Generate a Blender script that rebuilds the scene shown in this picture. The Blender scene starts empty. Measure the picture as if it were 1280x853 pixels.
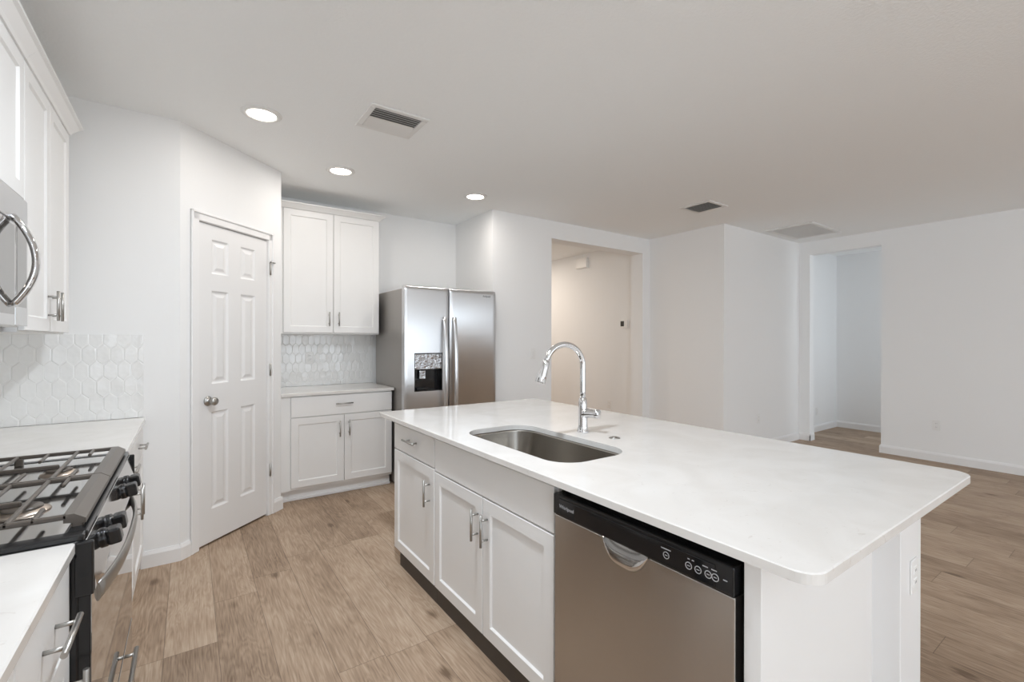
import bpy, bmesh, math, random
from mathutils import Vector, Matrix

random.seed(7)
SC = bpy.context.scene
COL = SC.collection
V = Vector

# ------------------------------------------------------------------ camera
cam_d = bpy.data.cameras.new('camera')
cam_d.sensor_fit = 'HORIZONTAL'
cam_d.sensor_width = 36.0
cam_d.lens = 577.54 / 1280 * 36.0
cam_d.clip_start = 0.02
cam = bpy.data.objects.new('camera', cam_d)
COL.objects.link(cam)
YAW, PITCH, ROLL = 0.6106, -0.0017, 0.0019
cam.matrix_world = (Matrix.Translation((0, 0, 1.3831)) @ Matrix.Rotation(-YAW, 4, 'Z')
                    @ Matrix.Rotation(math.pi / 2 + PITCH, 4, 'X') @ Matrix.Rotation(ROLL, 4, 'Z'))
SC.camera = cam

# ------------------------------------------------------------------ light and exposure
SC.view_settings.view_transform = 'Standard'
SC.view_settings.look = 'None'
SC.view_settings.exposure = 0.75
SC.view_settings.gamma = 1.0
SC.view_settings.use_curve_mapping = False
SC.cycles.diffuse_bounces = 8
SC.cycles.max_bounces = 12
SC.cycles.caustics_reflective = False
SC.cycles.caustics_refractive = False
world = bpy.data.worlds.new('sky')
SC.world = world
world.use_nodes = True
wn = world.node_tree.nodes
wn['Background'].inputs['Color'].default_value = (0.86, 0.93, 1.0, 1)
wn['Background'].inputs['Strength'].default_value = 1.2


def opening_light(name, x0, x1, z0, z1, y, power, color=(0.80, 0.90, 1.0)):
    l = bpy.data.lights.new(name, 'AREA')
    l.shape = 'RECTANGLE'
    l.size = x1 - x0
    l.size_y = z1 - z0
    l.energy = power
    l.color = color
    o = bpy.data.objects.new(name, l)
    COL.objects.link(o)
    o.location = ((x0 + x1) / 2, y, (z0 + z1) / 2)
    o.rotation_euler = (math.pi / 2, 0, 0)      # shines along +Y into the room
    return o


# daylight at the glazed openings of the wall behind the camera
WINDOWS = [(-0.5, 0.9, 1.0, 2.3), (1.5, 3.9, 0.02, 2.3), (4.6, 6.5, 0.6, 2.3)]
FRONT_Y = -6.8
for (a, b, c, d), pw in zip(WINDOWS, (7, 22, 11)):
    opening_light('window_and_fill_light', a, b, c, d, FRONT_Y - 0.16, pw)

opening_light('window_and_fill_light', 7.4, 8.4, 0.9, 2.2, 0.16, 6)  # fill lamp added at an unseen opening to brighten the alcove
LW = (-5.3, -2.0, 0.3, 2.3)    # unseen opening added to the left wall for fill light, behind the camera
o = opening_light('window_and_fill_light', *LW, 0, 74)  # added fill lamp shining in through that opening
o.location = (-0.852 - 0.16, (LW[0] + LW[1]) / 2, (LW[2] + LW[3]) / 2)
o.rotation_euler = (math.pi / 2, 0, -math.pi / 2)
H = 2.752
# light of the recessed ceiling lamps: the three in view, one in the hall, and fill lamps added out of view
CANS_AND_FILLS = [(0.361, 3.164, 1.5), (1.005, 3.853, 2.6), (2.231, 3.799, 3.0), (0.60, 1.62, 20), (0.30, 0.55, 4), (0.4, -1.4, 2), (2.4, -1.6, 1), (4.6, -1.6, 1), (4.6, -4.4, 4), (1.6, -4.4, 4), (4.05, 6.3, 14)]
for cx, cy, cw in CANS_AND_FILLS:
    l = bpy.data.lights.new('can_and_fill_light', 'AREA')
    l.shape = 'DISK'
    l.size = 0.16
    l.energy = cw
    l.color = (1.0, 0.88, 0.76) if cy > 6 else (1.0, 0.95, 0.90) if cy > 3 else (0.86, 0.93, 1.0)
    o = bpy.data.objects.new('can_and_fill_light', l)
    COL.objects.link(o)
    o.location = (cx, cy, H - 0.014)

# ------------------------------------------------------------------ materials


def mat(name, color=(0.8, 0.8, 0.8), rough=0.5, metal=0.0, spec=0.5, coat=0.0):
    m = bpy.data.materials.new(name)
    m.use_nodes = True
    b = m.node_tree.nodes['Principled BSDF']
    b.inputs['Base Color'].default_value = (*color, 1)
    b.inputs['Roughness'].default_value = rough
    b.inputs['Metallic'].default_value = metal
    b.inputs['Specular IOR Level'].default_value = spec
    b.inputs['Coat Weight'].default_value = coat
    return m


def nodes(m):
    return m.node_tree.nodes, m.node_tree.links, m.node_tree.nodes['Principled BSDF']


def add_bump(m, scale, strength, dist, detail=2.0, stretch=(1, 1, 1), kind='noise'):
    n, l, b = nodes(m)
    tc = n.new('ShaderNodeTexCoord')
    mp = n.new('ShaderNodeMapping')
    mp.inputs['Scale'].default_value = stretch
    t = n.new('ShaderNodeTexNoise')
    t.inputs['Scale'].default_value = scale
    t.inputs['Detail'].default_value = detail
    bp = n.new('ShaderNodeBump')
    bp.inputs['Strength'].default_value = strength
    bp.inputs['Distance'].default_value = dist
    l.new(tc.outputs['Object'], mp.inputs['Vector'])
    l.new(mp.outputs['Vector'], t.inputs['Vector'])
    l.new(t.outputs['Fac'], bp.inputs['Height'])
    l.new(bp.outputs['Normal'], b.inputs['Normal'])
    return t


def add_mottle(m, c0, c1, scale, stretch=(1, 1, 1), detail=3.0, lo=0.35, hi=0.65):
    n, l, b = nodes(m)
    tc = n.new('ShaderNodeTexCoord')
    mp = n.new('ShaderNodeMapping')
    mp.inputs['Scale'].default_value = stretch
    t = n.new('ShaderNodeTexNoise')
    t.inputs['Scale'].default_value = scale
    t.inputs['Detail'].default_value = detail
    r = n.new('ShaderNodeValToRGB')
    r.color_ramp.elements[0].position = lo
    r.color_ramp.elements[1].position = hi
    r.color_ramp.elements[0].color = (*c0, 1)
    r.color_ramp.elements[1].color = (*c1, 1)
    l.new(tc.outputs['Object'], mp.inputs['Vector'])
    l.new(mp.outputs['Vector'], t.inputs['Vector'])
    l.new(t.outputs['Fac'], r.inputs['Fac'])
    l.new(r.outputs['Color'], b.inputs['Base Color'])


M = {}
M['wall'] = mat('wall_paint', (0.875, 0.876, 0.873), 0.85, spec=0.25)
add_bump(M['wall'], 140, 0.12, 0.002)
M['ceiling'] = mat('ceiling_paint', (0.935, 0.948, 0.95), 0.9, spec=0.2)
add_bump(M['ceiling'], 70, 0.5, 0.004, 4)
M['trim'] = mat('trim_paint', (0.86, 0.855, 0.85), 0.35)
add_mottle(M['trim'], (0.85, 0.845, 0.84), (0.865, 0.86, 0.855), 3)
M['door_paint'] = mat('door_paint', (0.84, 0.835, 0.83), 0.38)
add_bump(M['door_paint'], 30, 0.06, 0.001, 4, (4, 4, 0.3))
M['cabinet'] = mat('cabinet_paint', (0.85, 0.845, 0.835), 0.36)
add_mottle(M['cabinet'], (0.845, 0.84, 0.83), (0.855, 0.85, 0.84), 4)
M['quartz'] = mat('quartz', (0.80, 0.77, 0.73), 0.12)
M['steel'] = mat('brushed_steel', (0.68, 0.685, 0.695), 0.30, 1.0)
M['steel_warm'] = mat('brushed_steel_dark', (0.52, 0.495, 0.47), 0.26, 1.0)
M['sink_steel'] = mat('sink_steel', (0.40, 0.375, 0.34), 0.27, 1.0)
M['oven_glass'] = mat('mirror_glass', (0.50, 0.48, 0.46), 0.03, 0.9)
add_bump(M['oven_glass'], 6, 0.01, 0.0002)
M['door_glass'] = mat('smoked_glass', (0.36, 0.35, 0.34), 0.03, 0.9)
add_bump(M['door_glass'], 6, 0.01, 0.0002)
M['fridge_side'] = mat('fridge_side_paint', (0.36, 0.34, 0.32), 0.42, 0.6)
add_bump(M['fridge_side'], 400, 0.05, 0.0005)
M['polished'] = mat('polished_steel', (0.66, 0.655, 0.65), 0.09, 1.0)
add_bump(M['polished'], 60, 0.03, 0.0003, 2, (1, 1, 20))
M['nickel'] = mat('satin_nickel', (0.46, 0.45, 0.43), 0.34, 1.0)
add_bump(M['nickel'], 300, 0.03, 0.0003)
M['chrome'] = mat('chrome', (0.74, 0.74, 0.75), 0.05, 1.0)
add_bump(M['chrome'], 20, 0.01, 0.0002)
M['black'] = mat('black_plastic', (0.012, 0.012, 0.013), 0.2)
add_bump(M['black'], 200, 0.03, 0.0003)
M['black_gloss'] = mat('black_glass', (0.008, 0.008, 0.009), 0.06)
add_bump(M['black_gloss'], 8, 0.01, 0.0002)
M['iron'] = mat('cast_iron', (0.10, 0.083, 0.069), 0.32)
add_bump(M['iron'], 250, 0.2, 0.0006, 3)
M['dark'] = mat('dark_void', (0.02, 0.018, 0.016), 0.7)
add_bump(M['dark'], 50, 0.05, 0.0005)
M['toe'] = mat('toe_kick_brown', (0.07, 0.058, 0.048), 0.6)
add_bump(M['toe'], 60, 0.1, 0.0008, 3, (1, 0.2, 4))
M['plastic'] = mat('white_plastic', (0.84, 0.835, 0.82), 0.35)
add_bump(M['plastic'], 90, 0.02, 0.0003)
M['vent_white'] = mat('vent_white', (0.82, 0.815, 0.80), 0.45)
add_bump(M['vent_white'], 90, 0.02, 0.0003)
M['filter'] = mat('return_filter', (0.42, 0.42, 0.42), 0.8)
add_bump(M['filter'], 120, 0.4, 0.003, 2, (1, 6, 1))
M['vent_void'] = mat('vent_void', (0.20, 0.195, 0.185), 0.8)
add_bump(M['vent_void'], 50, 0.05, 0.0005)
M['grey_print'] = mat('grey_print', (0.38, 0.38, 0.39), 0.5)
add_bump(M['grey_print'], 90, 0.02, 0.0002)
M['panel_film'] = mat('film_panel', (0.55, 0.56, 0.58), 0.12, 0.9)
add_bump(M['panel_film'], 22, 1.0, 0.02, 3)
M['screen'] = mat('dark_screen', (0.03, 0.028, 0.026), 0.15)
add_bump(M['screen'], 10, 0.01, 0.0002)
M['brass'] = mat('burner_alloy', (0.55, 0.47, 0.40), 0.35, 1.0)
add_bump(M['brass'], 120, 0.05, 0.0004)


def lamp_material():
    m = bpy.data.materials.new('led_diffuser')
    m.use_nodes = True
    n, l, b = nodes(m)
    b.inputs['Base Color'].default_value = (0.9, 0.9, 0.88, 1)
    b.inputs['Emission Color'].default_value = (1.0, 0.92, 0.82, 1)
    b.inputs['Emission Strength'].default_value = 9.0
    return m


M['led'] = lamp_material()


def brushed(m, axis):
    """fine streaks along axis 'x','y' or 'z' in the roughness and the normal"""
    n, l, b = nodes(m)
    tc = n.new('ShaderNodeTexCoord')
    mp = n.new('ShaderNodeMapping')
    s = {'x': (1.5, 260, 260), 'y': (260, 1.5, 260), 'z': (260, 260, 1.5)}[axis]
    mp.inputs['Scale'].default_value = s
    t = n.new('ShaderNodeTexNoise')
    t.inputs['Scale'].default_value = 1.0
    t.inputs['Detail'].default_value = 2
    bp = n.new('ShaderNodeBump')
    bp.inputs['Strength'].default_value = 0.10
    bp.inputs['Distance'].default_value = 0.0006
    l.new(tc.outputs['Object'], mp.inputs['Vector'])
    l.new(mp.outputs['Vector'], t.inputs['Vector'])
    l.new(t.outputs['Fac'], bp.inputs['Height'])
    l.new(bp.outputs['Normal'], b.inputs['Normal'])


brushed(M['steel'], 'z')
brushed(M['steel_warm'], 'y')
brushed(M['sink_steel'], 'z')


def anisotropy(m, amount, rot):
    n, l, b = nodes(m)
    t = n.new('ShaderNodeTangent')
    t.direction_type = 'RADIAL'
    t.axis = 'Z'
    l.new(t.outputs['Tangent'], b.inputs['Tangent'])
    b.inputs['Anisotropic'].default_value = amount
    b.inputs['Anisotropic Rotation'].default_value = rot


anisotropy(M['steel'], 0.85, 0.0)
anisotropy(M['steel_warm'], 0.85, 0.25)


def quartz():
    n, l, b = nodes(M['quartz'])
    tc = n.new('ShaderNodeTexCoord')
    t1 = n.new('ShaderNodeTexNoise')
    t1.inputs['Scale'].default_value = 4.0
    t1.inputs['Detail'].default_value = 6
    t1.inputs['Distortion'].default_value = 1.2
    r1 = n.new('ShaderNodeValToRGB')
    e = r1.color_ramp.elements
    e[0].position, e[0].color = 0.36, (0.735, 0.71, 0.68, 1)
    e[1].position, e[1].color = 0.64, (0.785, 0.765, 0.74, 1)
    t2 = n.new('ShaderNodeTexNoise')
    t2.inputs['Scale'].default_value = 26
    t2.inputs['Detail'].default_value = 5
    t2.inputs['Distortion'].default_value = 2.0
    r2 = n.new('ShaderNodeValToRGB')
    e = r2.color_ramp.elements
    e[0].position, e[0].color = 0.66, (0, 0, 0, 1)
    e[1].position, e[1].color = 0.74, (1, 1, 1, 1)
    mx = n.new('ShaderNodeMix')
    mx.data_type = 'RGBA'
    mx.inputs[7].default_value = (0.56, 0.51, 0.47, 1)
    mul = n.new('ShaderNodeMath')
    mul.operation = 'MULTIPLY'
    mul.inputs[1].default_value = 0.45
    l.new(tc.outputs['Object'], t1.inputs['Vector'])
    l.new(tc.outputs['Object'], t2.inputs['Vector'])
    l.new(t1.outputs['Fac'], r1.inputs['Fac'])
    l.new(t2.outputs['Fac'], r2.inputs['Fac'])
    l.new(r2.outputs['Color'], mul.inputs[0])
    l.new(mul.outputs[0], mx.inputs[0])
    l.new(r1.outputs['Color'], mx.inputs[6])
    l.new(mx.outputs[2], b.inputs['Base Color'])


quartz()


def tile_material():
    m = mat('glazed_tile', (0.83, 0.83, 0.82), 0.07, coat=0.3)
    n, l, b = nodes(m)
    tc = n.new('ShaderNodeTexCoord')
    t = n.new('ShaderNodeTexNoise')
    t.inputs['Scale'].default_value = 14
    t.inputs['Detail'].default_value = 2
    bp = n.new('ShaderNodeBump')
    bp.inputs['Strength'].default_value = 0.35
    bp.inputs['Distance'].default_value = 0.012
    l.new(tc.outputs['Object'], t.inputs['Vector'])
    l.new(t.outputs['Fac'], bp.inputs['Height'])
    l.new(bp.outputs['Normal'], b.inputs['Normal'])
    return m


M['tile'] = tile_material()
M['grout'] = mat('grout', (0.84, 0.84, 0.83), 0.7)
add_bump(M['grout'], 200, 0.2, 0.0006)


def floor_material():
    m = bpy.data.materials.new('oak_planks')
    m.use_nodes = True
    n, l, b = nodes(m)
    b.inputs['Roughness'].default_value = 0.5
    b.inputs['Specular IOR Level'].default_value = 0.25

    def math_(op, a, c=None):
        k = n.new('ShaderNodeMath')
        k.operation = op
        for i, x in enumerate((a, c)):
            if x is None:
                continue
            if isinstance(x, (int, float)):
                k.inputs[i].default_value = x
            else:
                l.new(x, k.inputs[i])
        return k.outputs[0]

    tc = n.new('ShaderNodeTexCoord')
    sp = n.new('ShaderNodeSeparateXYZ')
    l.new(tc.outputs['Object'], sp.inputs[0])
    x, y = sp.outputs['X'], sp.outputs['Y']
    u = math_('DIVIDE', math_('SUBTRACT', x, 0.11), 0.1993)
    ci = math_('FLOOR', u)
    fu = math_('SUBTRACT', u, ci)
    w1 = n.new('ShaderNodeTexWhiteNoise')
    w1.noise_dimensions = '1D'
    l.new(math_('ADD', ci, 31.5), w1.inputs['W'])
    v = math_('ADD', math_('DIVIDE', y, 1.24), math_('MULTIPLY', w1.outputs['Value'], 7.0))
    ri = math_('FLOOR', v)
    fv = math_('SUBTRACT', v, ri)
    cmb = n.new('ShaderNodeCombineXYZ')
    l.new(ci, cmb.inputs[0])
    l.new(ri, cmb.inputs[1])
    w2 = n.new('ShaderNodeTexWhiteNoise')
    w2.noise_dimensions = '2D'
    l.new(cmb.outputs[0], w2.inputs['Vector'])
    pid = w2.outputs['Value']
    # grain space: long along y, shifted per plank
    g = n.new('ShaderNodeCombineXYZ')
    l.new(math_('MULTIPLY', x, 1.0), g.inputs[0])
    l.new(math_('MULTIPLY', y, 0.13), g.inputs[1])
    l.new(math_('MULTIPLY', pid, 40.0), g.inputs[2])
    t1 = n.new('ShaderNodeTexNoise')
    t1.inputs['Scale'].default_value = 9
    t1.inputs['Detail'].default_value = 3
    t1.inputs['Distortion'].default_value = 0.6
    l.new(g.outputs[0], t1.inputs['Vector'])
    # cathedral rings
    rings = math_('FRACT', math_('MULTIPLY', t1.outputs['Fac'], 16.0))
    rings = math_('ABSOLUTE', math_('SUBTRACT', rings, 0.5))
    t2 = n.new('ShaderNodeTexNoise')
    t2.inputs['Scale'].default_value = 150
    t2.inputs['Detail'].default_value = 3
    g2 = n.new('ShaderNodeCombineXYZ')
    l.new(x, g2.inputs[0])
    l.new(math_('MULTIPLY', y, 0.05), g2.inputs[1])
    l.new(math_('MULTIPLY', pid, 11.0), g2.inputs[2])
    l.new(g2.outputs[0], t2.inputs['Vector'])
    t3 = n.new('ShaderNodeTexNoise')
    t3.inputs['Scale'].default_value = 5.0
    t3.inputs['Detail'].default_value = 2
    g3 = n.new('ShaderNodeCombineXYZ')
    l.new(x, g3.inputs[0])
    l.new(math_('MULTIPLY', y, 0.6), g3.inputs[1])
    l.new(math_('MULTIPLY', pid, 23.0), g3.inputs[2])
    l.new(g3.outputs[0], t3.inputs['Vector'])
    # knots: sparse dark spots
    vo = n.new('ShaderNodeTexVoronoi')
    vo.inputs['Scale'].default_value = 2.6
    g4 = n.new('ShaderNodeCombineXYZ')
    l.new(math_('MULTIPLY', x, 1.5), g4.inputs[0])
    l.new(math_('MULTIPLY', y, 0.8), g4.inputs[1])
    l.new(math_('MULTIPLY', pid, 5.0), g4.inputs[2])
    l.new(g4.outputs[0], vo.inputs['Vector'])
    mr = n.new('ShaderNodeMapRange')
    mr.inputs['From Min'].default_value = 0.02
    mr.inputs['From Max'].default_value = 0.13
    mr.inputs['To Min'].default_value = 0.55
    mr.inputs['To Max'].default_value = 0.0
    l.new(vo.outputs['Distance'], mr.inputs['Value'])
    fac = math_('ADD', math_('MULTIPLY', pid, 0.26),
                math_('ADD', math_('MULTIPLY', rings, 0.34),
                      math_('ADD', math_('MULTIPLY', t2.outputs['Fac'], 0.80),
                            math_('MULTIPLY', t3.outputs['Fac'], 0.55))))
    fac = math_('SUBTRACT', math_('SUBTRACT', fac, 0.42), mr.outputs['Result'])
    rp = n.new('ShaderNodeValToRGB')
    e = rp.color_ramp.elements
    e[0].position, e[0].color = 0.0, (0.17, 0.112, 0.073, 1)
    e[1].position, e[1].color = 1.0, (0.60, 0.485, 0.375, 1)
    k = e.new(0.5)
    k.color = (0.41, 0.298, 0.210, 1)
    l.new(fac, rp.inputs['Fac'])
    # seams
    du = math_('MULTIPLY', math_('MINIMUM', fu, math_('SUBTRACT', 1.0, fu)), 0.1993)
    dv = math_('MULTIPLY', math_('MINIMUM', fv, math_('SUBTRACT', 1.0, fv)), 1.24)
    ds = math_('MINIMUM', du, dv)
    seam = n.new('ShaderNodeMapRange')
    seam.inputs['From Min'].default_value = 0.0006
    seam.inputs['From Max'].default_value = 0.0022
    seam.inputs['To Min'].default_value = 0.55
    seam.inputs['To Max'].default_value = 0.0
    l.new(ds, seam.inputs['Value'])
    mx = n.new('ShaderNodeMix')
    mx.data_type = 'RGBA'
    mx.inputs[7].default_value = (0.06, 0.038, 0.025, 1)
    l.new(seam.outputs['Result'], mx.inputs[0])
    l.new(rp.outputs['Color'], mx.inputs[6])
    l.new(mx.outputs[2], b.inputs['Base Color'])
    bp = n.new('ShaderNodeBump')
    bp.inputs['Strength'].default_value = 0.25
    bp.inputs['Distance'].default_value = 0.001
    l.new(math_('SUBTRACT', t2.outputs['Fac'], seam.outputs['Result']), bp.inputs['Height'])
    l.new(bp.outputs['Normal'], b.inputs['Normal'])
    return m


M['floor'] = floor_material()

# ------------------------------------------------------------------ helpers


class Frame:
    """a local frame: u to the right, v up, w out of the face"""

    def __init__(self, o, u, w, v=(0, 0, 1)):
        self.o, self.u, self.v, self.w = V(o), V(u).normalized(), V(v).normalized(), V(w).normalized()

    def p(self, u, v, w):
        return self.o + self.u * u + self.v * v + self.w * w


WORLD = Frame((0, 0, 0), (1, 0, 0), (0, 0, 1), (0, 1, 0))   # u=x v=y w=z


class MB:
    def __init__(self):
        self.bm = bmesh.new()

    def face(self, pts, mi=0):
        f = self.bm.faces.new([self.bm.verts.new(p) for p in pts])
        f.material_index = mi
        return f

    def box(self, fr, u0, u1, v0, v1, w0, w1, bev=0.0, seg=1, mi=0):
        b = bmesh.new()
        vs = [b.verts.new(fr.p(u, v, w)) for u in (u0, u1) for v in (v0, v1) for w in (w0, w1)]
        for q in ((0, 1, 3, 2), (4, 6, 7, 5), (0, 4, 5, 1), (2, 3, 7, 6), (0, 2, 6, 4), (1, 5, 7, 3)):
            b.faces.new([vs[i] for i in q])
        bmesh.ops.recalc_face_normals(b, faces=b.faces)
        if bev > 0:
            bmesh.ops.bevel(b, geom=list(b.edges), offset=bev, segments=seg, profile=0.5, affect='EDGES')
        for f in b.faces:
            f.material_index = mi
        self.merge(b)
        return self

    def bx(self, x0, x1, y0, y1, z0, z1, bev=0.0, seg=1, mi=0):
        return self.box(WORLD, x0, x1, y0, y1, z0, z1, bev, seg, mi)

    def merge(self, b):
        me = bpy.data.meshes.new('t')
        b.to_mesh(me)
        b.free()
        self.bm.from_mesh(me)
        bpy.data.meshes.remove(me)

    def tube(self, pts, r, seg=14, cap=True, flat=None, mi=0):
        """sweep a circle (or an ellipse: flat=(ra, rb, up)) along pts; r may be a list"""
        pts = [V(p) for p in pts]
        n = len(pts)
        rs = r if isinstance(r, (list, tuple)) else [r] * n
        tang = []
        for i in range(n):
            a = pts[max(i - 1, 0)]
            c = pts[min(i + 1, n - 1)]
            tang.append((c - a).normalized())
        up = V((0, 0, 1)) if abs(tang[0].z) < 0.9 else V((0, 1, 0))
        if flat:
            up = V(flat[2])
        nrm = (up - tang[0] * up.dot(tang[0])).normalized()
        rings = []
        for i in range(n):
            nrm = (nrm - tang[i] * nrm.dot(tang[i])).normalized()
            bi = tang[i].cross(nrm)
            ra, rb = (flat[0], flat[1]) if flat else (rs[i], rs[i])
            rings.append([self.bm.verts.new(pts[i] + nrm * (ra * math.cos(t)) + bi * (rb * math.sin(t)))
                          for t in [2 * math.pi * k / seg for k in range(seg)]])
        for i in range(n - 1):
            for k in range(seg):
                f = self.bm.faces.new((rings[i][k], rings[i][(k + 1) % seg], rings[i + 1][(k + 1) % seg], rings[i + 1][k]))
                f.smooth = True
                f.material_index = mi
        if cap:
            self.bm.faces.new(rings[0][::-1]).material_index = mi
            self.bm.faces.new(rings[-1]).material_index = mi
        return self

    def lathe(self, o, axis, prof, seg=28, smooth=True, mi=0):
        """prof: list of (radius, height along axis)"""
        o, ax = V(o), V(axis).normalized()
        e = V((1, 0, 0)) if abs(ax.x) < 0.9 else V((0, 1, 0))
        e1 = (e - ax * e.dot(ax)).normalized()
        e2 = ax.cross(e1)
        rings = []
        for r, h in prof:
            if r < 1e-6:
                rings.append([self.bm.verts.new(o + ax * h)])
            else:
                rings.append([self.bm.verts.new(o + ax * h + e1 * (r * math.cos(t)) + e2 * (r * math.sin(t)))
                              for t in [2 * math.pi * k / seg for k in range(seg)]])
        for a, c in zip(rings, rings[1:]):
            for k in range(seg):
                k2 = (k + 1) % seg
                if len(a) == 1 and len(c) == 1:
                    continue
                if len(a) == 1:
                    f = self.bm.faces.new((a[0], c[k2], c[k]))
                elif len(c) == 1:
                    f = self.bm.faces.new((a[k], a[k2], c[0]))
                else:
                    f = self.bm.faces.new((a[k], a[k2], c[k2], c[k]))
                f.smooth = smooth
                f.material_index = mi
        return self

    def cells(self, fr, us, vs, t, cells, cham=0.002, back=True):
        """a slab with a front grid at w=0 of lines us x vs; cells[(i,j)] = list of (inset, w) loops"""
        U0, U1, V0, V1 = us[0], us[-1], vs[0], vs[-1]
        us2 = [U0 + cham] + list(us[1:-1]) + [U1 - cham]
        vs2 = [V0 + cham] + list(vs[1:-1]) + [V1 - cham]
        P = fr.p
        for i in range(len(us2) - 1):
            for j in range(len(vs2) - 1):
                a, b_, c, d = us2[i], us2[i + 1], vs2[j], vs2[j + 1]
                prof = cells.get((i, j))
                if not prof:
                    self.face([P(a, c, 0), P(b_, c, 0), P(b_, d, 0), P(a, d, 0)])
                    continue
                lp = [(0.0, 0.0)] + list(prof)
                rect = [[P(a + q, c + q, w), P(b_ - q, c + q, w), P(b_ - q, d - q, w), P(a + q, d - q, w)] for q, w in lp]
                for r0, r1 in zip(rect, rect[1:]):
                    for k in range(4):
                        self.face([r0[k], r0[(k + 1) % 4], r1[(k + 1) % 4], r1[k]])
                self.face(rect[-1])
        f0 = [P(U0 + cham, V0 + cham, 0), P(U1 - cham, V0 + cham, 0), P(U1 - cham, V1 - cham, 0), P(U0 + cham, V1 - cham, 0)]
        f1 = [P(U0, V0, -cham), P(U1, V0, -cham), P(U1, V1, -cham), P(U0, V1, -cham)]
        f2 = [P(U0, V0, -t), P(U1, V0, -t), P(U1, V1, -t), P(U0, V1, -t)]
        for A, B in ((f0, f1), (f1, f2)):
            for k in range(4):
                self.face([B[k], B[(k + 1) % 4], A[(k + 1) % 4], A[k]])
        if back:
            self.face(f2[::-1])
        return self

    def prism(self, poly, d, cap=True, smooth=False, mi=0):
        """extrude polygon (list of points) by vector d"""
        d = V(d)
        A = [self.bm.verts.new(V(p)) for p in poly]
        B = [self.bm.verts.new(V(p) + d) for p in poly]
        n = len(A)
        for k in range(n):
            f = self.bm.faces.new((A[k], A[(k + 1) % n], B[(k + 1) % n], B[k]))
            f.smooth = smooth
            f.material_index = mi
        if cap:
            self.bm.faces.new(A[::-1]).material_index = mi
            self.bm.faces.new(B).material_index = mi
        return self

    def build(self, name, m, parent=None, recalc=True, weld=True):
        if weld:
            bmesh.ops.remove_doubles(self.bm, verts=self.bm.verts, dist=1e-5)
        if recalc:
            bmesh.ops.recalc_face_normals(self.bm, faces=self.bm.faces)
        loc = V((0, 0, 0))
        q = parent
        while q is not None:
            loc += q.location
            q = q.parent
        if parent is None:
            # top-level single mesh: origin at the base centre
            xs = [v.co for v in self.bm.verts]
            loc = V(((min(c.x for c in xs) + max(c.x for c in xs)) / 2,
                     (min(c.y for c in xs) + max(c.y for c in xs)) / 2,
                     min(c.z for c in xs)))
        for v in self.bm.verts:
            v.co -= loc
        me = bpy.data.meshes.new(name)
        self.bm.to_mesh(me)
        self.bm.free()
        for x in (m if isinstance(m, (list, tuple)) else [m]):
            me.materials.append(x)
        o = bpy.data.objects.new(name, me)
        COL.objects.link(o)
        if parent is None:
            o.location = loc
        else:
            o.parent = parent
        return o


def thing(name, label, cat, loc, group=None):
    o = bpy.data.objects.new(name, None)
    o.empty_display_size = 0.05
    COL.objects.link(o)
    o.location = loc
    o['label'] = label
    o['category'] = cat
    if group:
        o['group'] = group
    return o


def tag(o, label, cat, group=None):
    o['label'] = label
    o['category'] = cat
    if group:
        o['group'] = group
    return o


def struct(name, mb, m, parent=None):
    o = mb.build(name, m, parent)
    o['kind'] = 'structure'
    return o


def copy_tree(o, parent=None):
    c = o.copy()
    COL.objects.link(c)
    if parent is not None:
        c.parent = parent
    for ch in list(o.children):
        copy_tree(ch, c)
    return c


def text_mesh(name, txt, size, fr, u, v, w, m, parent, depth=0.0004):
    cu = bpy.data.curves.new(name, 'FONT')
    cu.body = txt
    cu.size = size
    cu.align_x = 'CENTER'
    cu.align_y = 'CENTER'
    cu.extrude = depth
    cu.resolution_u = 3
    tmp = bpy.data.objects.new(name, cu)
    COL.objects.link(tmp)
    dg = bpy.context.evaluated_depsgraph_get()
    dg.update()
    me = bpy.data.meshes.new_from_object(tmp.evaluated_get(dg))
    bpy.data.objects.remove(tmp)
    bpy.data.curves.remove(cu)
    mb = MB()
    for p in me.polygons:
        pts = [fr.p(u + me.vertices[i].co.x, v + me.vertices[i].co.y, w + me.vertices[i].co.z) for i in p.vertices]
        mb.face(pts)
    bpy.data.meshes.remove(me)
    return mb.build(name, m, parent)


FY = lambda y: Frame((0, y, 0), (1, 0, 0), (0, -1, 0))        # faces -Y, u = x
FXn = lambda x: Frame((x, 0, 0), (0, -1, 0), (-1, 0, 0))      # faces -X, u = -y
FXp = lambda x: Frame((x, 0, 0), (0, 1, 0), (1, 0, 0))        # faces +X, u = y


def arc(cx, cy, r, a0, a1, n):
    return [(cx + r * math.cos(a0 + (a1 - a0) * k / n), cy + r * math.sin(a0 + (a1 - a0) * k / n)) for k in range(n + 1)]


def rounded_rect(x0, x1, y0, y1, radii, n=8):
    """counter-clockwise from bottom left; radii (x0y0, x1y0, x1y1, x0y1)"""
    p = []
    for (cx, cy, sx, sy, a), r in zip(((x0, y0, 1, 1, math.pi), (x1, y0, -1, 1, 1.5 * math.pi),
                                       (x1, y1, -1, -1, 0), (x0, y1, 1, -1, 0.5 * math.pi)), radii):
        r = max(r, 1e-4)
        p += arc(cx + sx * r, cy + sy * r, r, a, a + math.pi / 2, n)
    return p


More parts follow.
